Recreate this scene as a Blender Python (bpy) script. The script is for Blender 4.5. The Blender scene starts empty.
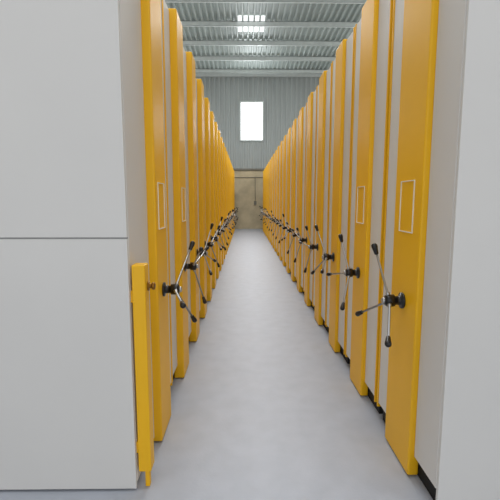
import bpy, bmesh, math, random
from mathutils import Vector, Matrix
random.seed(11)
S = bpy.context.scene; C = S.collection
PI = math.pi
S.view_settings.view_transform = 'Standard'

# ---------------------------------------------------------------- materials
def mat(name, col, rough=0.5, metal=0.0, var=0.0, scale=6.0, bump=0.0, bscale=80.0, coat=0.0, stretch=(1,1,1)):
    m = bpy.data.materials.new(name); m.use_nodes = True
    nt = m.node_tree; b = nt.nodes['Principled BSDF']
    b.inputs['Base Color'].default_value = (*col, 1); b.inputs['Roughness'].default_value = rough
    b.inputs['Metallic'].default_value = metal
    b.inputs['Coat Weight'].default_value = coat
    tc = nt.nodes.new('ShaderNodeTexCoord'); mp = nt.nodes.new('ShaderNodeMapping')
    mp.inputs['Scale'].default_value = stretch
    nt.links.new(tc.outputs['Object'], mp.inputs['Vector'])
    if var:
        n = nt.nodes.new('ShaderNodeTexNoise'); n.inputs['Scale'].default_value = scale; n.inputs['Detail'].default_value = 6
        r = nt.nodes.new('ShaderNodeValToRGB')
        r.color_ramp.elements[0].position = 0.3; r.color_ramp.elements[1].position = 0.7
        r.color_ramp.elements[0].color = (*[max(0, c*(1-var)) for c in col], 1)
        r.color_ramp.elements[1].color = (*[min(1, c*(1+var)) for c in col], 1)
        nt.links.new(mp.outputs['Vector'], n.inputs['Vector']); nt.links.new(n.outputs['Fac'], r.inputs['Fac'])
        nt.links.new(r.outputs['Color'], b.inputs['Base Color'])
    if bump:
        n = nt.nodes.new('ShaderNodeTexNoise'); n.inputs['Scale'].default_value = bscale
        k = nt.nodes.new('ShaderNodeBump'); k.inputs['Strength'].default_value = bump; k.inputs['Distance'].default_value = 0.01
        nt.links.new(mp.outputs['Vector'], n.inputs['Vector']); nt.links.new(n.outputs['Fac'], k.inputs['Height'])
        nt.links.new(k.outputs['Normal'], b.inputs['Normal'])
    return m
def lin(r, g, b): return tuple(((c/255)/12.92 if c/255 <= .04045 else ((c/255+.055)/1.055)**2.4) for c in (r, g, b))
def emis(name, col, st):
    m = bpy.data.materials.new(name); m.use_nodes = True
    b = m.node_tree.nodes['Principled BSDF']; b.inputs['Base Color'].default_value = (*col, 1)
    b.inputs['Emission Color'].default_value = (*col, 1); b.inputs['Emission Strength'].default_value = st
    return m
M_yel = mat('yellow_powder_coat', lin(244,186,10), .46, var=.04, scale=2, bump=.04, bscale=250)
M_grey = mat('grey_laminate', lin(220,219,216), .55, var=.02, scale=1.5, bump=.03, bscale=300)
M_carc = mat('grey_carcass', lin(150,152,155), .6, var=.05)
M_seam = mat('seam_grey', lin(150,151,150), .6, var=.05)
M_black = mat('black_plinth', lin(18,18,20), .7, var=.2)
M_grip = mat('black_plastic', lin(20,20,22), .3, var=.1)
M_chrome = mat('chrome', lin(180,182,184), .28, 1.0, var=.03)
M_brass = mat('aged_brass', lin(150,108,44), .35, .9, var=.1)
M_white = mat('white_label_frame', lin(235,235,228), .5, var=.02)
M_floor = mat('floor_concrete', lin(174,179,189), .5, var=.05, scale=7, bump=.08, bscale=60)
M_roof = mat('roof_sheet', lin(170,179,175), .5, .1, var=.08, scale=1.5, stretch=(1,.3,1))
M_purlin = mat('purlin_steel', lin(208,214,211), .5, .1, var=.06)
M_sheet = mat('wall_sheet', lin(168,173,171), .6, .05, var=.06, scale=1.2, stretch=(1,1,.3))
M_wall = mat('painted_plaster', lin(195,192,186), .8, var=.06)
M_beam = mat('beam_paint', lin(120,116,104), .6, var=.1)
M_glass = emis('daylit_glass', (0.95,.98,1), 2.2)
M_sky = emis('translucent_sheet', (0.97,.99,1), .8)
M_beige = mat('beige_plaster', lin(196,182,152), .85, var=.15, scale=2.2, bump=.1, bscale=12)

# ---------------------------------------------------------------- helpers
def box(bm, x0, x1, y0, y1, z0, z1, bev=0.0, seg=2):
    x0, x1 = sorted((x0, x1)); y0, y1 = sorted((y0, y1)); z0, z1 = sorted((z0, z1))
    r = bmesh.ops.create_cube(bm, size=1)
    for v in r['verts']:
        v.co = Vector(((x0+x1)/2+v.co.x*(x1-x0), (y0+y1)/2+v.co.y*(y1-y0), (z0+z1)/2+v.co.z*(z1-z0)))
    if bev:
        es = list({e for v in r['verts'] for e in v.link_edges})
        bmesh.ops.bevel(bm, geom=es, offset=bev, segments=seg, affect='EDGES', profile=.5)
def lathe(bm, p0, axis, prof, n=20):
    axis = Vector(axis).normalized(); q = Vector((0,0,1)).rotation_difference(axis); p0 = Vector(p0)
    rings = []
    for (d, r) in prof:
        rings.append([bm.verts.new(p0 + q @ Vector((r*math.cos(2*PI*i/n), r*math.sin(2*PI*i/n), d))) for i in range(n)])
    for a, c in zip(rings, rings[1:]):
        for i in range(n):
            f = bm.faces.new((a[i], a[(i+1)%n], c[(i+1)%n], c[i])); f.smooth = True
    bm.faces.new(rings[0][::-1]); bm.faces.new(rings[-1])
def obj(name, bm, m, parent=None, loc=(0,0,0)):
    bmesh.ops.recalc_face_normals(bm, faces=bm.faces)
    me = bpy.data.meshes.new(name); bm.to_mesh(me); bm.free(); me.materials.append(m)
    o = bpy.data.objects.new(name, me); C.objects.link(o); o.parent = parent; o.location = loc
    return o
def boxobj(name, m, parent, *a, bev=0.0, loc=(0,0,0)):
    bm = bmesh.new(); box(bm, *a, bev=bev); return obj(name, bm, m, parent, loc)
def struct(o): o['kind'] = 'structure'; return o

# ---------------------------------------------------------------- dimensions
XR, XL = 0.885, -0.517            # planes of the yellow column faces
HT = 2.95; WALLY = 21.5; CEIL = 8.1
ROWLEN = 4.3

# ---------------------------------------------------------------- the hall
struct(boxobj('floor', M_floor, None, -8, 9, -3, WALLY+.3, -.2, 0))
struct(boxobj('wall_left', M_wall, None, -8.2, -8, -3, WALLY+.3, -.2, CEIL+.3))
struct(boxobj('wall_right', M_wall, None, 9, 9.2, -3, WALLY+.3, -.2, CEIL+.3))
struct(boxobj('wall_back', M_beige, None, -8, 9, WALLY, WALLY+.3, 0, 3.2))
def corr(name, m, x0, x1, fn, pitch=.22, dep=.035):
    bm = bmesh.new(); prev = None; x = x0
    while x < x1:
        for (dx, h) in ((0,0),(.50,0),(.62,1),(.88,1)):
            a, c = fn(x+dx*pitch, h*dep)
            va, vc = bm.verts.new(a), bm.verts.new(c)
            if prev: bm.faces.new((prev[0], va, vc, prev[1]))
            prev = (va, vc)
        x += pitch
    return struct(obj(name, bm, m))
corr('ceiling', M_roof, -8, 9, lambda x, h: ((x,-3,CEIL-h), (x,WALLY+.2,CEIL-h)), pitch=.21, dep=.065)
corr('wall_back_upper', M_sheet, -8, 9, lambda x, h: ((x,WALLY+.08-h,3.15), (x,WALLY+.08-h,CEIL)), pitch=.25, dep=.06)
struct(boxobj('trim_1', M_beam, None, -8, 9, WALLY-.08, WALLY, 3.12, 3.22))
struct(boxobj('trim_2', M_purlin, None, -8, 9, WALLY-.16, WALLY-.02, CEIL-.22, CEIL-.08))
for i, y in enumerate([1.2+1.78*k for k in range(12)]):
    bm = bmesh.new()
    box(bm, -8, 9, y, y+.012, CEIL-.22, CEIL-.055)
    box(bm, -8, 9, y, y+.08, CEIL-.225, CEIL-.212)
    box(bm, -8, 9, y, y+.08, CEIL-.07, CEIL-.055)
    struct(obj('trim_%d' % (i+3), bm, M_purlin))
# thin conduit on the lower back wall
bm = bmesh.new()
lathe(bm, (-8, WALLY-.04, 2.75), (1,0,0), [(0,.016),(17,.016)], 10)
lathe(bm, (.55, WALLY-.04, 1.5), (0,0,1), [(0,.016),(1.25,.016)], 10)
box(bm, .48, .62, WALLY-.07, WALLY, 1.3, 1.5)
struct(obj('trim_15', bm, M_beam))
struct(boxobj('window_2', M_sky, None, -.3, .8, 15.0, 16.35, CEIL-.055, CEIL-.05))
w = struct(boxobj('window_1', M_glass, None, -.2, .92, WALLY-.02, WALLY, 4.7, 6.6))
bm = bmesh.new()
for (a, c) in ((-.26,-.2),(.92,.98)): box(bm, a, c, WALLY-.08, WALLY+.02, 4.64, 6.66)
for (a, c) in ((4.64,4.7),(6.6,6.66)): box(bm, -.2, .92, WALLY-.08, WALLY+.02, a, c)
box(bm, .345, .375, WALLY-.06, WALLY-.02, 4.7, 6.6)
for k in range(1, 4): box(bm, -.2, .92, WALLY-.05, WALLY-.022, 4.7+k*.475-.008, 4.7+k*.475+.008)
wf = obj('window_frame', bm, M_purlin, w)

# ---------------------------------------------------------------- shelving units
def make_unit(s, depth, first=False, coff=0.0, label_frame=True, cw=.145, front_trim=True, split=True, R=.055, near_z=.04):
    """origin on the floor in the plane of the yellow column face, centre of the unit; s = direction away from the aisle"""
    root = bpy.data.objects.new('mobile_shelving_unit', None); C.objects.link(root); root.empty_display_size = .2
    h = depth/2
    bm = bmesh.new()
    box(bm, s*(R+.03), s*(R+.05), -h+.012, h-.012, .1, HT-.03)
    box(bm, s*ROWLEN, s*(ROWLEN-.02), -h+.012, h-.012, .1, HT-.03)
    box(bm, s*(R+.05), s*(ROWLEN-.02), -.01, .01, .1, HT-.03)
    for k in range(8):
        z = .1 + k*(HT-.03-.1-.025)/7
        box(bm, s*(R+.05), s*(ROWLEN-.02), -h+.012, h-.012, z, z+.025)
    for k in range(1, 4):
        x = R+.05+k*(ROWLEN-.07-R)/4
        box(bm, s*x, s*(x+.02), -h+.014, h-.014, .1, HT-.03)
    obj('carcass', bm, M_carc, root)
    z0 = .125
    for sg in (-1, 1):
        tr = front_trim or sg == 1
        e_ = h-.032 if tr else h-.002
        boxobj('end_panel', M_grey, root, s*R, s*(R+.03), coff+sg*(cw+.002), sg*e_, z0 if tr else near_z, HT-.02, bev=.003)
        if tr: boxobj('edge_trim', M_yel, root, s*(R-.006), s*(R+.035), sg*(h-.030), sg*(h-.014), z0-.03, HT-.01, bev=.003)
    boxobj('plinth', M_black, root, s*(R+.035), s*ROWLEN, -h+.03, h-.03, 0, .1)
    bm = bmesh.new(); box(bm, 0, s*(R+.03), coff-cw, coff+cw, .01, HT, bev=.010, seg=3)
    col = obj('column_cover', bm, M_yel, root)
    if label_frame:
        bm = bmesh.new(); za, zb = 1.33, 1.61; yw = .09; t = .005
        box(bm, -s*.005, s*.001, coff-yw, coff-yw+t, za, zb); box(bm, -s*.005, s*.001, coff+yw-t, coff+yw, za, zb)
        box(bm, -s*.005, s*.001, coff-yw+t, coff+yw-t, za, za+t); box(bm, -s*.005, s*.001, coff-yw+t, coff+yw-t, zb-t, zb)
        lh = obj('label_holder', bm, M_white, col)
        lh['label'] = 'thin white rectangular label frame'
    bm = bmesh.new()
    lathe(bm, (s*.002,0,0), (-s,0,0), [(0,.045),(.012,.045),(.014,.026),(.05,.024),(.052,.034),(.09,.034),(.10,.028),(.103,.012)])
    hub = obj('wheel_hub', bm, M_grip, root, (0,coff,.945)); hub['label'] = 'black round hub of the three-spoke hand wheel'
    bm = bmesh.new(); lathe(bm, (-s*.099,0,0), (-s,0,0), [(0,.018),(.012,.018),(.018,.012)])
    obj('hub_cap', bm, M_chrome, hub)
    for k in range(3):
        a = PI/2 + k*2*PI/3
        d = Vector((-s*.32, math.cos(a), math.sin(a))).normalized()
        p = Vector((-s*.072,0,0))
        bm = bmesh.new(); lathe(bm, p+d*.028, d, [(0,.012),(.02,.012),(.022,.0065),(.27,.0065)], 12)
        obj('spoke', bm, M_chrome, hub)
        bm = bmesh.new(); lathe(bm, p+d*.275, d, [(0,.009),(.004,.012),(.025,.014),(.045,.017),(.056,.016),(.062,.011),(.065,.004)], 14)
        obj('grip', bm, M_grip, hub)
    if first:
        zs = ((.012, 1.318), (1.326, HT-.01)) if split else ((.012, HT-.01),)
        for (xa, xb) in ((R+.002, 1.72), (1.724, 3.1), (3.104, ROWLEN)):
            for (za_, zb_) in zs:
                boxobj('cladding_panel', M_grey, root, s*xa, s*xb, -h-.018, -h+.002, za_, zb_, bev=.003)
        if split: boxobj('seam_strip', M_seam, root, s*(R+.004), s*ROWLEN, -h-.012, -h+.002, 1.3175, 1.3265)
    return root
def copy_tree(o, parent=None):
    c = o.copy(); C.objects.link(c); c.parent = parent
    for ch in o.children: copy_tree(ch, c)
    return c
ORD = ['first','second','third','fourth','fifth','sixth','seventh','eighth','ninth','tenth','eleventh','twelfth','thirteenth','fourteenth',
       'fifteenth','sixteenth','seventeenth','eighteenth','nineteenth','twentieth','twenty-first','twenty-second']
def finish(o, side, k, n, rot):
    o['category'] = 'shelving unit'
    o['group'] = 'shelving units in the %s row' % side
    if k == 0: pass
    elif k == n-1: o['label'] = 'farthest grey shelving unit with yellow column in the %s row, next to the back wall' % side
    else: o['label'] = '%s grey shelving unit with yellow column from the near end of the %s row' % (ORD[k], side)
    for c in o.children:
        if c.name.startswith('wheel_hub'): c.rotation_euler.x = rot
rotR = [0.0, .3, -.2, .6]; rotL = [-.45, .95, .1, 1.3]
P = .87; NR = 21; RR = .03
f = make_unit(1, P-.014, True, split=False, R=RR, cw=.18, front_trim=False, near_z=.125); f.location = (XR, 2.165, 0)
f['label'] = 'nearest grey shelving unit of the right row, its yellow column bearing the largest hand wheel'
finish(f, 'right', 0, NR, rotR[0])
f = make_unit(1, P-.014, R=RR, cw=.16); f.location = (XR, 2.165+P, 0); finish(f, 'right', 1, NR, rotR[1])
proto = make_unit(1, P-.014, label_frame=False, R=RR)
for k in range(2, NR):
    o = proto if k == 2 else copy_tree(proto)
    o.location = (XR, 2.165+P*k, 0)
    finish(o, 'right', k, NR, rotR[k] if k < len(rotR) else random.uniform(0, 2.1))
NL = 21; PL = .865
f = make_unit(-1, 1.0, True, coff=.045, cw=.155, front_trim=False, R=.048); f.location = (XL, 2.42, 0)
f['label'] = 'nearest grey shelving unit of the left row, with closed front panels and yellow locking bar'
finish(f, 'left', 0, NL, rotL[0])
lb = boxobj('locking_bar', M_yel, f, .027, -.038, -.51, -.43, .10, 1.19, bev=.006)
lb['label'] = 'yellow lower locking bar at the panel corner'
boxobj('bar_bracket', M_yel, lb, -.036, -.049, -.50, -.44, .2, .26, bev=.002)
boxobj('bar_bracket', M_yel, lb, -.036, -.049, -.50, -.44, 1.0, 1.06, bev=.002)
bm = bmesh.new(); lathe(bm, (.026,-.455,1.075), (1,0,0), [(0,.024),(.008,.024),(.010,.012),(.022,.012),(.024,.019),(.034,.019),(.038,.012)], 16)
k_ = obj('lock_knob', bm, M_brass, lb); k_['label'] = 'small brass lock knob'
boxobj('floor_bolt', M_yel, lb, .012, -.012, -.485, -.455, 0, .105, bev=.003)
f = make_unit(-1, PL-.014, cw=.155); f.location = (XL, 2.927+PL*.5, 0); finish(f, 'left', 1, NL, rotL[1])
proto = make_unit(-1, PL-.014, label_frame=False)
for k in range(2, NL):
    o = proto if k == 2 else copy_tree(proto)
    o.location = (XL, 2.927+PL*(k-.5), 0)
    finish(o, 'left', k, NL, rotL[k] if k < len(rotL) else random.uniform(0, 2.1))

# ---------------------------------------------------------------- light
def area(loc, sx, sy, e, rot=(0,0,0), col=(1,1,1)):
    l = bpy.data.lights.new('added_area_light', 'AREA'); l.shape = 'RECTANGLE'; l.size = sx; l.size_y = sy; l.energy = e; l.color = col
    o = bpy.data.objects.new('added_area_light', l); C.objects.link(o); o.location = loc; o.rotation_euler = rot; return o
for y, e in ((1.5,130), (6.0,185), (10.5,220), (14.5,310)):
    area((.2, y, CEIL-.3), 4, 1.0, e, col=(.98,.99,1))  # unseen overhead lights added to brighten the aisle, no fixtures
for x in (-7.6, 8.6):
    area((x, 14, 5.2), 12, 1.6, 250, rot=(PI/2+.5, 0, -PI/2 if x < 0 else PI/2), col=(1,.99,.97))  # lights added along both sides, tilted up to brighten the ceiling
area((.36, WALLY-.15, 5.65), 1.1, 1.9, 120, rot=(-PI/2,0,0), col=(.95,.98,1))  # light added in front of the window to carry its daylight inside
w_ = bpy.data.worlds.new('World'); S.world = w_; w_.use_nodes = True
w_.node_tree.nodes['Background'].inputs['Color'].default_value = (.98,.985,1,1)
w_.node_tree.nodes['Background'].inputs['Strength'].default_value = 1.0

# ---------------------------------------------------------------- camera
cam = bpy.data.cameras.new('Camera'); co = bpy.data.objects.new('Camera', cam); C.objects.link(co)
cam.sensor_width = 36; cam.lens = 36*396/500
co.location = (0, 0, 1.5); co.rotation_euler = (math.radians(90-7.05), 0, -math.atan(5/396))
S.camera = co
